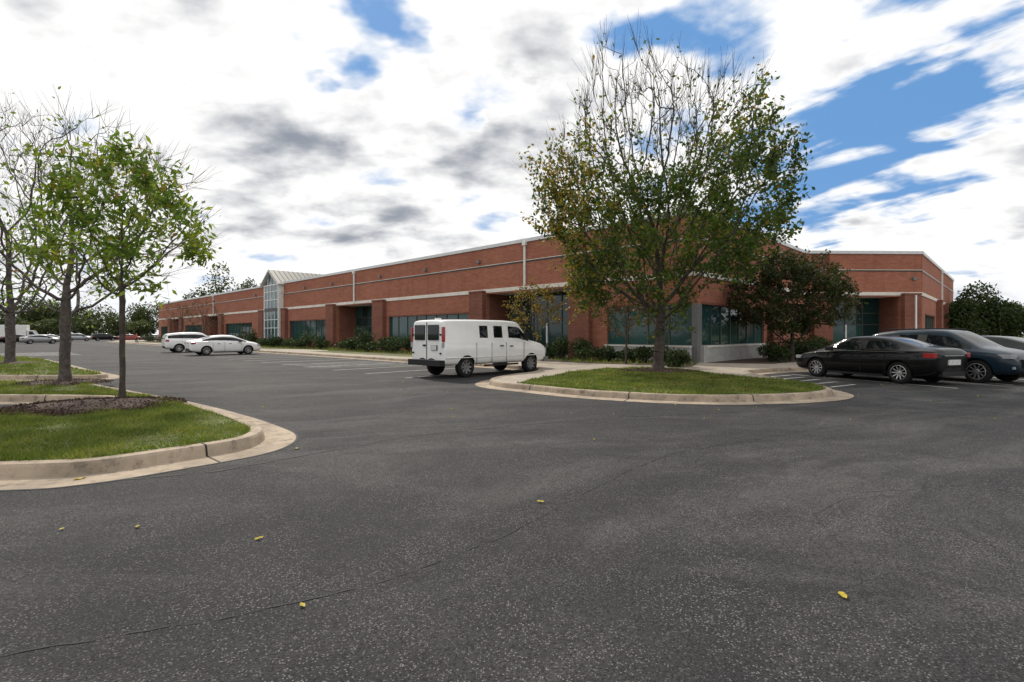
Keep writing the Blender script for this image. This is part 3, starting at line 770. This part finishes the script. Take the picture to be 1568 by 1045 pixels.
A2 = math.atan2(RD[1], RD[0])
s2 = Facade('side_facade', (CX, CY), A2, -1)
s2.B(s2.w, 0.302, .5, -.3, -.002, .97, WT, 'greypost'); s2.wall(.302, .5, WT, None); s2.B(s2.w, 0.302, .5, -.3, .2, 0, .968, 'stone')
s2.window(.5, 9.4, 'stone', .97); s2.wall(9.4, 10); s2.pier(10, 11.3); s2.wall(11.3, 18.1)
s2.fixture(5, 6.6)
s2.finish(0, 18.1, x0=.05)
O3 = (21.85, 38.2); A3 = math.atan2(.3, 8.95)
s3 = Facade('angled_entry_facade', O3, A3, -1)
s3.wall(0, 1.9); s3.pier(.5, 1.9); s3.recess(1.9, 7.35, pipe=False); s3.pier(7.35, 8.6, BZ + .03); s3.wall(8.6, 8.96)
s3.B(s3.t, 8.1, 8.2, .385, .48, 0, BZ, 'white')
s3.fixture(8.3, 5.6)
s3.finish(0, 8.96, x1=.04)
O4 = (O3[0] + 8.96 * math.cos(A3), O3[1] + 8.96 * math.sin(A3))
s4 = Facade('rear_side_facade', O4, A2, -1)
s4.wall(.3, 2); s4.window(2, 9); s4.wall(9, 10); s4.pier(10, 11.5); s4.recess(11.5, 17); s4.pier(17, 18.5); s4.wall(18.5, 28)
s4.finish(.3, 28, x0=.1)
rf = MB()
def W(s, r): return (CX + LD[0] * s + RD[0] * r, CY + LD[1] * s + RD[1] * r)
E4 = (O4[0] + RD[0] * 28, O4[1] + RD[1] * 28)
ring = [W(.3, .3), W(115.2, .3), W(115.2, 52), (E4[0] - .5, E4[1]), (O4[0], O4[1] + .5), (O3[0] - .2, O3[1] + .4)]
rf.poly([(a, b, 7.3) for a, b in ring][::-1], 'roofm'); rf.obj('flat_roof', bld)
for nm, a, b in (('end_wall', W(115.5, 0), W(115.5, 52)), ('back_wall', W(115.5, 52), (E4[0], E4[1]))):
    q = MB(); L = math.dist(a, b); q.box(0, L, -.3, 0, 0, TOP - .22, 'brick'); q.box(0, L, -.36, .06, TOP - .22, TOP, 'coping'); q.box(0, L, .003, .05, BZ, BZ + .25, 'band')
    q.obj(nm, bld, loc=(a[0], a[1], 0), rot=(0, 0, math.atan2(b[1] - a[1], b[0] - a[0])))

# ------------------------------------------------------------------ vehicles
M['tyre'] = pbr('tyre_rubber', (.014, .014, .014), .9, var=.2, spec=.2)
M['rim'] = pbr('alloy_rim', (.50, .50, .51), .35, .8, var=.1)
M['steelrim'] = pbr('steel_rim', (.20, .20, .205), .45, .6, var=.1)
M['rimdark'] = pbr('wheel_well', (.008, .008, .008), .9, spec=.1)
M['carglass'] = pbr('car_glass', (.006, .008, .009), .04, spec=.35)
M['redlens'] = pbr('red_lens', (.35, .01, .01), .15, coat=.5)
M['clearlens'] = pbr('clear_lens', (.45, .47, .5), .12, .3, coat=1)
M['plate'] = pbr('licence_plate', (.6, .6, .58), .4, var=.2, vs=30)
M['chrome'] = pbr('chrome', (.5, .5, .5), .15, 1.0)
M['blacktrim'] = pbr('black_plastic', (.015, .015, .015), .6, spec=.3)
paints = {}
def paint(name, col, rough=.28, metal=0.0, coat=1.0, spec=.5):
    if name not in paints: paints[name] = pbr(name, col, rough, metal, var=.03, vs=2, coat=coat, spec=spec)
    return paints[name]
black = paint('black_paint', (.004, .004, .005), .3, 0, .5, .1)
navy = paint('navy_paint', (.008, .020, .032), .35, 0, .45, .15)

def wheel(parent, x, y, r, w, side, steel=False, rimmat='rim'):
    mb = MB(); k = 36
    prof = [(r * .60, w * .5 - .01), (r * .64, w * .5), (r * .9, w * .5), (r * .985, w * .42), (r, w * .3), (r, -w * .3), (r * .985, -w * .42), (r * .9, -w * .5), (r * .6, -w * .5)]
    def lathe(prof, mat):
        b = len(mb.v)
        for (rr, yy) in prof:
            for i in range(k):
                a = 2 * math.pi * i / k; mb.v.append((rr * math.cos(a), yy, rr * math.sin(a)))
        for j in range(len(prof) - 1):
            for i in range(k):
                i2 = (i + 1) % k
                mb.f.append((b + j * k + i, b + j * k + i2, b + (j + 1) * k + i2, b + (j + 1) * k + i)); mb.m.append(mb.mat(mat))
    lathe(prof, 'tyre')
    lathe([(r * .68, w * .5 + .004), (r * .65, w * .5 + .008), (r * .60, w * .42), (r * .58, w * .1), (.001, w * .08)], 'rimdark')
    lathe([(r * .69, w * .5 + .006), (r * .65, w * .5 + .010), (r * .63, w * .40)], rimmat)
    ns = 10 if not steel else 8
    for i in range(ns):
        a = 2 * math.pi * i / ns; ca, sa = math.cos(a), math.sin(a); hw = .016 if not steel else .04
        pts = []
        for (rr, yy) in ((r * .12, w * .36), (r * .64, w * .46)):
            for sg in (-1, 1):
                pts.append((rr * ca - sg * hw * sa, yy, rr * sa + sg * hw * ca))
        mb.poly([pts[0], pts[1], pts[3], pts[2]], rimmat)
        for sg in (0, 1):
            p, q = pts[sg], pts[2 + sg]; mb.poly([p, q, (q[0], q[1] - .05, q[2]), (p[0], p[1] - .05, p[2])], rimmat)
    lathe([(r * .2, w * .36), (r * .17, w * .42), (.001, w * .44)], rimmat)
    o = mb.obj('wheel', parent, smooth=False)
    for p in o.data.polygons: p.use_smooth = p.material_index == 0
    o.location = (x, y, r); o.rotation_euler = (0, 0, 0 if side > 0 else math.pi)

def vehicle(name, loc, head, st, glass, pm, wb, wr, ww=.21, lvl=2, details=None, pillar='blacktrim', rimmat='rim', steel=False, lower=None):
    """st: (x, halfw, zb, zbelt, ztop, halfw_top); glass: per-interval string: s side glass, t top glass, p pillar"""
    root = empty(name, (loc[0], loc[1], 0), math.atan2(head[1], head[0]))
    V = []; F = []; MI = []
    def sec(x, w, zb, zl, zt, wt):
        p5 = (w * .955, zl); p8 = (wt, zt - .05)
        le = lambda a, b, t: (a[0] + (b[0] - a[0]) * t, a[1] + (b[1] - a[1]) * t)
        h = [(w * .80, zb), (w * .965, zb + .07), (w, zb + (zl - zb) * .45), (w * .995, zl - .09), p5, le(p5, p8, .10), le(p5, p8, .88), p8, (wt * .84, zt - .008), (wt * .4, zt)]
        right = [(x, -a, b) for a, b in h]; left = [(x, a, b) for a, b in h][::-1]
        return [(x, 0, zb)] + right + [(x, 0, zt + .004)] + left
    rings = [sec(*s) for s in st]; K = len(rings[0])
    for r in rings: V += r
    for i in range(len(st) - 1):
        gl = glass[i]
        for j in range(K):
            j2 = (j + 1) % K
            F.append((i * K + j, i * K + j2, (i + 1) * K + j2, (i + 1) * K + j))
            m = 0; jj = j if j <= 10 else 21 - j
            if jj == 6 and 's' in gl: m = 1
            if jj == 6 and 'p' in gl: m = 2
            if jj in (9, 10, 8) and 't' in gl: m = 1
            if jj in (0,): m = 2
            if lower and jj == 1: m = 2
            MI.append(m)
    F.append(tuple(range(K))); MI.append(0)
    F.append(tuple((len(st) - 1) * K + i for i in range(K))[::-1]); MI.append(0)
    body = mesh_np('body', V, F, [pm, 'carglass', pillar, 'rimdark'], MI, True)
    bpy.context.view_layer.update()
    import bmesh
    bm = bmesh.new(); bm.from_mesh(body.data); bmesh.ops.recalc_face_normals(bm, faces=bm.faces); bm.to_mesh(body.data); bm.free()
    sub = body.modifiers.new('s', 'SUBSURF'); sub.levels = lvl; sub.render_levels = lvl
    cut = []
    hw = max(s[1] for s in st)
    for x in wb:
        for sg in (-1, 1):
            mb = MB(); mb.cyl((x, sg * hw * 1.1 - (0 if sg < 0 else .42), wr * 1.02), wr * 1.13, wr * 1.13, .42, 'rimdark', 40, 'y')
            c = mb.obj('cutter'); bmn = bmesh.new(); bmn.from_mesh(c.data); bmesh.ops.recalc_face_normals(bmn, faces=bmn.faces); bmn.to_mesh(c.data); bmn.free()
            md = body.modifiers.new('b', 'BOOLEAN'); md.object = c; md.operation = 'DIFFERENCE'; md.solver = 'EXACT'
            try: md.material_mode = 'TRANSFER'
            except Exception: pass
            cut.append(c)
    bpy.context.view_layer.update()
    dg = bpy.context.evaluated_depsgraph_get()
    me = bpy.data.meshes.new_from_object(body.evaluated_get(dg))
    body.modifiers.clear(); body.data = me
    for c in cut: bpy.data.objects.remove(c, do_unlink=True)
    body.parent = root
    try:
        me.set_sharp_from_angle(angle=math.radians(38))
    except Exception: pass
    for x in wb:
        for sg in (-1, 1): wheel(root, x, sg * (hw - ww / 2 - .035), wr, ww, sg, steel, rimmat)
    if details:
        d = MB(); details(d); d.obj('fittings', root, bevel=.008)
    return root

# --- full-size van: boxy body, upright nose
vw = paint('white_paint', (.84, .84, .83), .35)
van = [(-2.80, .90, .50, 1.24, 1.96, .80), (-2.77, .965, .45, 1.24, 2.03, .845), (-2.68, .985, .43, 1.24, 2.07, .86), (-2.0, .995, .42, 1.24, 2.09, .865), (-1.24, 1.0, .42, 1.24, 2.10, .865),
       (-1.19, 1.0, .42, 1.24, 2.10, .865), (-.62, 1.0, .42, 1.24, 2.10, .865), (-.46, 1.0, .42, 1.24, 2.10, .865), (.14, 1.0, .42, 1.24, 2.10, .865), (.32, 1.0, .42, 1.24, 2.10, .86),
       (.95, .995, .42, 1.22, 2.07, .845), (1.05, .99, .42, 1.21, 2.03, .835), (1.66, .985, .42, 1.20, 1.42, .79), (1.76, .98, .42, 1.18, 1.33, .80), (2.25, .965, .42, 1.11, 1.26, .80), (2.52, .95, .42, 1.06, 1.19, .79), (2.58, .945, .43, 1.02, 1.13, .77), (2.61, .90, .46, .98, 1.05, .72)]
vg = ['', '', '', '', '', 's', '', 's', '', 's', 's', 'st', '', '', '', '', '']
def van_det(d):
    for sg in (-1, 1):
        d.box(-2.835, -2.80, sg * .10, sg * .70, 1.34, 1.88, 'carglass')
        d.box(-2.825, -2.72, sg * .885, sg * .955, 1.28, 1.80, 'redlens'); d.box(-2.828, -2.74, sg * .895, sg * .95, 1.08, 1.26, 'clearlens')
        d.box(-2.84, -2.80, sg * .78, sg * .84, 1.50, 1.56, 'blacktrim'); d.box(-2.84, -2.80, sg * .78, sg * .84, .85, .91, 'blacktrim')
    d.box(-2.815, -2.79, -.010, .010, .62, 1.97, 'blacktrim')
    d.box(-2.84, -2.80, .05, .20, 1.12, 1.18, 'blacktrim'); d.box(-2.83, -2.80, -.62, -.28, .98, 1.16, 'blacktrim'); d.box(-2.838, -2.83, -.60, -.30, .99, 1.15, 'plate')
    d.box(-2.96, -2.72, -.94, .94, .44, .64, 'blacktrim'); d.box(-2.965, -2.90, -.90, .90, .635, .655, 'greypost')
    for x in (-1.30, -.54, .23, 1.22):
        for sg in (-1, 1): d.box(x - .006, x + .006, sg * .985, sg * 1.002, .48, 1.24, 'blacktrim')
    for sg in (-1, 1):
        d.box(-2.7, 2.45, sg * .98, sg * 1.008, .70, .73, 'white')
        d.box(-.12, .06, sg * 1.0, sg * 1.03, 1.09, 1.13, 'blacktrim'); d.box(.40, .58, sg * .995, sg * 1.03, 1.07, 1.11, 'blacktrim')
        d.box(1.14, 1.26, sg * 1.0, sg * 1.24, 1.32, 1.60, 'blacktrim'); d.box(-.9, .9, sg * .93, sg * .99, .36, .43, 'blacktrim')
        d.box(2.50, 2.64, sg * .58, sg * .93, .78, 1.0, 'clearlens')
    d.box(2.56, 2.65, -.56, .56, .70, 1.0, 'blacktrim'); d.box(2.48, 2.74, -.96, .96, .42, .62, 'greypost')
    d.cyl((-2.3, 0, 2.07), .12, .12, .06, 'white', 14)
vh = Vector((.70, .714)).normalized(); vl = Vector((-vh.y, vh.x))
vc = Vector((-1.69, 18.4)) + vl * .86 + vh * 1.75
vehicle('white_van', (vc.x, vc.y), vh, van, vg, vw, (-1.75, 1.68), .37, .24, 2, van_det, pillar='blacktrim', steel=True, rimmat='steelrim')

sed = [(-2.42, .66, .46, .92, 1.02, .54), (-2.37, .80, .34, 1.01, 1.10, .63), (-2.18, .88, .27, 1.04, 1.145, .68), (-1.88, .91, .23, 1.03, 1.16, .68), (-1.75, .915, .22, 1.025, 1.19, .67), (-1.00, .925, .21, 1.00, 1.43, .585),
       (-.70, .925, .2, .99, 1.47, .575), (-.26, .925, .2, .975, 1.495, .575), (-.18, .925, .2, .97, 1.495, .575), (.35, .925, .2, .95, 1.475, .575), (.55, .925, .2, .945, 1.44, .575), (1.42, .915, .21, .92, 1.06, .69), (1.52, .91, .21, .905, 1.02, .71),
       (1.95, .895, .22, .84, .94, .71), (2.22, .84, .25, .75, .85, .66), (2.38, .74, .31, .62, .71, .56), (2.42, .60, .38, .54, .58, .44)]
sg_ = ['', '', '', '', 'st', 's', 's', 'p', 's', 's', 'st', '', '', '', '', '']
def sed_det(d):
    for sg in (-1, 1):
        d.box(-2.38, -2.10, sg * .58, sg * .892, .84, .98, 'redlens')
        d.box(1.98, 2.28, sg * .58, sg * .855, .66, .77, 'clearlens')
        for x in (-1.0, -.22, .95): d.box(x - .005, x + .005, sg * .91, sg * .931, .30, .94, 'blacktrim')
        for x in (-.62, .15): d.box(x - .09, x + .09, sg * .92, sg * .95, .84, .87, 'blacktrim')
        d.box(.72, .92, sg * .90, sg * 1.08, .97, 1.10, 'blacktrim')
        d.box(-1.6, 1.3, sg * .89, sg * .912, .985, .995, 'chrome')
        d.box(-.95, .95, sg * .89, sg * .93, .20, .26, 'blacktrim')
    d.box(-2.45, -2.38, -.28, .28, .62, .78, 'plate'); d.box(-2.43, -2.30, -.55, .55, .28, .42, 'blacktrim'); d.box(-2.44, -2.36, -.45, .45, .88, .91, 'chrome')
    d.box(2.36, 2.44, -.42, .42, .42, .60, 'blacktrim')
suv = [(-2.28, .70, .50, 1.00, 1.15, .58), (-2.24, .84, .38, 1.06, 1.35, .64), (-2.12, .89, .33, 1.10, 1.55, .64), (-1.95, .91, .30, 1.10, 1.61, .65), (-1.25, .94, .27, 1.07, 1.69, .66), (-1.17, .94, .27, 1.07, 1.70, .66),
       (-.30, .94, .26, 1.05, 1.72, .66), (-.22, .94, .26, 1.05, 1.72, .66), (.35, .94, .26, 1.03, 1.69, .65), (.50, .94, .26, 1.02, 1.65, .64), (1.28, .93, .27, 1.01, 1.18, .74), (1.38, .93, .27, 1.0, 1.13, .76),
       (1.85, .915, .28, .96, 1.06, .75), (2.12, .87, .30, .88, .98, .70), (2.26, .78, .36, .76, .83, .62), (2.31, .66, .44, .66, .70, .50)]
ug = ['t', 't', 's', 's', 'p', 's', 'p', 's', 's', 'st', '', '', '', '', '']
def suv_det(d):
    for sg in (-1, 1):
        d.box(1.86, 2.22, sg * .58, sg * .875, .80, .92, 'clearlens'); d.box(2.12, 2.26, sg * .62, sg * .80, .48, .56, 'clearlens')
        d.box(-2.27, -2.05, sg * .66, sg * .89, .92, 1.10, 'redlens')
        for x in (-1.1, -.26, .95): d.box(x - .005, x + .005, sg * .925, sg * .946, .36, 1.0, 'blacktrim')
        for x in (-.62, .15): d.box(x - .09, x + .09, sg * .935, sg * .965, .90, .93, 'blacktrim')
        d.box(.66, .88, sg * .92, sg * 1.12, 1.04, 1.20, 'blacktrim')
        d.box(-1.6, .3, sg * .60, sg * .635, 1.71, 1.75, 'blacktrim')
        d.box(-1.0, 1.0, sg * .90, sg * .95, .26, .36, 'blacktrim')
    d.box(2.24, 2.335, -.48, .48, .52, .78, 'blacktrim'); d.box(2.33, 2.345, -.42, .42, .64, .66, 'chrome'); d.box(2.32, 2.34, -.25, .25, .42, .50, 'plate')
    d.box(-2.32, -2.27, -.26, .26, .78, .92, 'plate')

vehicle('black_sedan', (12.4, 17.63), hd, sed, sg_, black, (-1.4, 1.42), .345, .22, 2, sed_det)
vehicle('dark_blue_suv', (15.06, 17.8), -hd, suv, ug, navy, (-1.33, 1.35), .37, .23, 2, suv_det)
vehicle('black_sedan', (18.5, 20.1), hd, sed, sg_, black, (-1.4, 1.42), .345, .22, 2, sed_det)
vehicle('white_sedan', (-21.7, 38.6), vh, sed, sg_, vw, (-1.4, 1.42), .34, .21, 2, sed_det)
vehicle('white_suv', (-27.6, 44.5), vh, suv, ug, vw, (-1.33, 1.35), .36, .22, 1, suv_det)
grey = paint('silver_paint', (.35, .36, .37), .3, .6); redp = paint('red_paint', (.25, .02, .02), .3)
for nm, x, y, h, st, gl, p, dt in (('silver_sedan', -75.5, 82, (.6, .8), sed, sg_, grey, sed_det), ('white_sedan', -100, 111, vh, sed, sg_, vw, sed_det), ('silver_suv', -96.5, 114, vh, suv, ug, grey, suv_det),
                            ('black_suv', -93, 117, vh, suv, ug, black, suv_det), ('red_sedan', -89.5, 120, vh, sed, sg_, redp, sed_det), ('silver_sedan', -86, 123, vh, sed, sg_, grey, sed_det),
                            ('black_sedan', -86, 89, (.5, .86), sed, sg_, black, sed_det), ('white_suv', -104, 108, vh, suv, ug, vw, suv_det)):
    vehicle(nm, (x, y), Vector(h).normalized(), st, gl, p, (-1.35, 1.35), .34, .21, 1, dt)
# box truck
bt = empty('white_box_truck', (-94.5, 98, 0), math.radians(30))
d = MB(); d.box(-3.4, 1.4, -1.15, 1.15, .9, 3.3, 'white'); d.box(-3.4, 3.2, -.9, .9, .55, .88, 'blacktrim'); d.obj('cargo_box', bt, bevel=.05)
d = MB(); d.v = []
prof = [(1.5, .55), (3.6, .55), (3.65, 1.25), (2.75, 1.45), (2.3, 2.25), (1.5, 2.3)]
for sg in (-1, 1): d.poly([(x, sg * 1.0, z) for x, z in (prof if sg < 0 else prof[::-1])], 'white')
for i in range(6):
    a, b = prof[i], prof[(i + 1) % 6]; d.poly([(a[0], -1, a[1]), (a[0], 1, a[1]), (b[0], 1, b[1]), (b[0], -1, b[1])], 'carglass' if i == 3 else 'white')
for sg in (-1, 1): d.poly([(1.75, sg * 1.01, 1.45), (2.6, sg * 1.01, 1.45), (2.25, sg * 1.01, 2.1), (1.75, sg * 1.01, 2.1)], 'carglass')
d.obj('cab', bt)
for x in (-2.2, 2.75):
    for sg in (-1, 1): wheel(bt, x, sg * .9, .45, .28, sg, True)

# ------------------------------------------------------------------ person (far, walking near the parked cars)
M['orange'] = pbr('orange_shirt', (.75, .12, .03), .8); M['jeans'] = pbr('dark_trousers', (.03, .035, .05), .85); M['skin'] = pbr('skin', (.45, .25, .17), .6); M['hair'] = pbr('hair', (.03, .02, .015), .8)
def person(loc, rot):
    root = empty('pedestrian', (loc[0], loc[1], 0), rot)
    def skin(name, pts, edges, rad, mat, sub=2):
        me = bpy.data.meshes.new(name); me.from_pydata(pts, edges, []); ob = bpy.data.objects.new(name, me); COL.objects.link(ob); ob.parent = root
        ob.modifiers.new('k', 'SKIN'); 
        for v, r in zip(me.skin_vertices[0].data, rad): v.radius = (r, r)
        me.skin_vertices[0].data[0].use_root = True
        s = ob.modifiers.new('s', 'SUBSURF'); s.levels = sub; s.render_levels = sub
        me.materials.append(M[mat])
        return ob
    skin('legs', [(0, 0, .95), (0, .09, .88), (.10, .10, .50), (-.02, .10, .09), (.12, .10, .05), (0, -.09, .88), (-.04, -.10, .50), (-.24, -.10, .12), (-.12, -.10, .05)],
         [(0, 1), (1, 2), (2, 3), (3, 4), (0, 5), (5, 6), (6, 7), (7, 8)], [.13, .10, .07, .05, .04, .10, .07, .05, .04], 'jeans')
    skin('torso_and_sleeves', [(0, 0, .95), (0, 0, 1.15), (0, 0, 1.38), (0, .18, 1.42), (-.05, .24, 1.2), (0, -.18, 1.42), (.05, -.24, 1.2)],
         [(0, 1), (1, 2), (2, 3), (3, 4), (2, 5), (5, 6)], [.14, .14, .15, .07, .055, .07, .055], 'orange')
    for sg in (1, -1):
        skin('forearm_and_hand', [(-.05 * sg, .24 * sg, 1.2), (.06 - .05 * sg, .26 * sg, .98), (.1 - .05 * sg, .26 * sg, .88), (.14, .25 * sg, .82), (.11, .27 * sg, .81)], [(0, 1), (1, 2), (2, 3), (2, 4)], [.045, .032, .035, .014, .014], 'skin', 1)
    skin('neck_and_head', [(0, 0, 1.42), (0, 0, 1.52), (.01, 0, 1.60), (.01, 0, 1.69)], [(0, 1), (1, 2), (2, 3)], [.055, .052, .09, .085], 'skin')
    skin('hair', [(-.03, 0, 1.64), (-.01, 0, 1.73)], [(0, 1)], [.085, .08], 'hair')
person((-60.5, 82.5), math.radians(200))

# ------------------------------------------------------------------ world
w = bpy.data.worlds.new('World'); scene.world = w; w.use_nodes = True
nt = NT(w.node_tree); nt.n.clear()
out = nt.new('ShaderNodeOutputWorld'); bg = nt.new('ShaderNodeBackground'); nt.l.new(bg.outputs[0], out.inputs[0])
SE, SAZ = 44, -28     # sun elevation, azimuth from +Y (clockwise)
sky = nt.new('ShaderNodeTexSky', sky_type='NISHITA'); sky.sun_disc = False
sky.sun_elevation = math.radians(SE); sky.sun_rotation = math.radians(SAZ); sky.dust_density = .6; sky.ozone_density = 1.5
tc = nt.new('ShaderNodeTexCoord').outputs['Generated']
sx = nt.new('ShaderNodeSeparateXYZ'); nt.put(sx.inputs[0], tc)
zz = nt.math('ADD', nt.math('MAXIMUM', sx.outputs[2], 0.0), .30)
u = nt.math('DIVIDE', sx.outputs[0], zz); v = nt.math('DIVIDE', sx.outputs[1], zz)
cb = nt.new('ShaderNodeCombineXYZ'); nt.put(cb.inputs[0], u); nt.put(cb.inputs[1], nt.math('MULTIPLY', v, 1.25))
uvn = cb.outputs[0]                     # slightly stretched for the noise
c2 = nt.new('ShaderNodeCombineXYZ'); nt.put(c2.inputs[0], u); nt.put(c2.inputs[1], v)
warp = nt.new('ShaderNodeVectorMath', operation='MULTIPLY_ADD')
nt.put(warp.inputs[0], nt.noise(uvn, 3.2, 4, .6, 0, out=1)); warp.inputs[1].default_value = (.42, .42, 0); nt.put(warp.inputs[2], c2.outputs[0])
def blob(cx, cy, r, amp):
    d = nt.new('ShaderNodeVectorMath', operation='DISTANCE'); nt.put(d.inputs[0], warp.outputs[0]); d.inputs[1].default_value = (cx + .21, cy + .21, 0)
    return nt.mr(d.outputs['Value'], 0.0, r, amp, 0.0)
def addall(l):
    a = l[0]
    for b in l[1:]: a = nt.math('ADD', a, b)
    return a
n1 = nt.noise(uvn, 3.6, 6, .48, .1)
n2 = nt.noise(nt.mapping(uvn, loc=(3.1, 5.7, 0)), 2.3, 4, .5, .1)
n3 = nt.noise(nt.mapping(c2.outputs[0], rot=(0, 0, math.radians(-50)), scale=(.42, .13, 1), tex=True), 1.0, 5, .55, .4)
n4 = nt.noise(uvn, 9.0, 5, .55, .1)
blue = addall([blob(.86, 1.30, .62, .36), blob(.92, 1.70, .40, .34), blob(.98, 1.05, .35, .16), blob(-.25, 1.06, .14, .32), blob(-.385, 1.20, .13, .30), blob(.24, 1.07, .19, .28), blob(.42, 1.02, .22, .24), blob(-.15, 1.36, .10, .18)])
dens = nt.math('SUBTRACT', nt.math('ADD', n1, .17), blue)
dens = nt.math('ADD', dens, nt.math('MULTIPLY', nt.math('SUBTRACT', n3, .46), nt.mr(u, .3, .8, .10, 1.0)))
dens = nt.math('ADD', dens, nt.math('MULTIPLY', nt.math('SUBTRACT', n4, .5), .20))
cover = nt.mr(dens, .35, .57)
darkb = addall([blob(-.42, 1.45, .34, .38), blob(-.68, 1.39, .30, .32), blob(-.09, 1.50, .34, .38), blob(-.72, 1.0, .38, .26), blob(-.85, 1.66, .35, .28), blob(-.46, 1.97, .45, .24), blob(.05, 1.14, .25, .20), blob(.3, 1.5, .3, .10), blob(1.2, 1.9, .45, .22), blob(-1.1, 1.3, .4, .14), blob(.2, 2.1, .4, .12)])
dk = nt.math('ADD', nt.math('ADD', nt.math('MULTIPLY', nt.math('SUBTRACT', n1, .50), 2.6), nt.math('MULTIPLY', nt.math('SUBTRACT', n2, .54), 2.4)), nt.math('MULTIPLY', darkb, 1.9))
dk = nt.math('ADD', dk, nt.math('MULTIPLY', nt.math('SUBTRACT', n4, .5), 1.3))
dk = nt.math('MULTIPLY', nt.mr(dk, -.1, 1.3), nt.mr(dens, .48, .64))
ccol = nt.mix(dk, (10.8, 10.7, 10.6), (3.1, 3.4, 3.95))
edge = nt.mix(nt.mr(n2, .35, .65), (8.6, 9.1, 9.8), (10.8, 10.8, 10.8))
ccol = nt.mix(nt.mr(dens, .45, .60), edge, ccol)
base = nt.mix(.85, sky.outputs[0], (1.5, 3.6, 7.2))
skyc = nt.mix(cover, base, ccol)
hz = nt.mr(sx.outputs[2], 0.0, .14, .5, 0.0)
skyc = nt.mix(hz, skyc, (7.8, 8.5, 9.4))
skyc = nt.mix(nt.mr(sx.outputs[2], -.05, -.001, 1.0, 0.0), skyc, (.8, .8, .8))
nt.put(bg.inputs[0], skyc); bg.inputs[1].default_value = .1

sl = bpy.data.lights.new('sun', 'SUN'); sl.energy = 3.2; sl.angle = math.radians(3); sl.color = (1, .93, .83)
so = bpy.data.objects.new('sun', sl); COL.objects.link(so)
ds = Vector((math.sin(math.radians(SAZ)) * math.cos(math.radians(SE)), math.cos(math.radians(SAZ)) * math.cos(math.radians(SE)), math.sin(math.radians(SE))))
so.rotation_euler = ds.to_track_quat('Z', 'Y').to_euler(); so.location = (0, 0, 30)

# ------------------------------------------------------------------ camera
cam = bpy.data.cameras.new('camera'); co = bpy.data.objects.new('camera', cam); COL.objects.link(co)
co.location = (0, 0, 1.55); co.rotation_euler = (math.radians(90), 0, 0)
cam.lens = 18; cam.sensor_width = 36; cam.shift_y = -.0067; cam.clip_end = 6000; cam.clip_start = .05
scene.camera = co
scene.view_settings.view_transform = 'Standard'; scene.view_settings.look = 'None'; scene.view_settings.exposure = 0
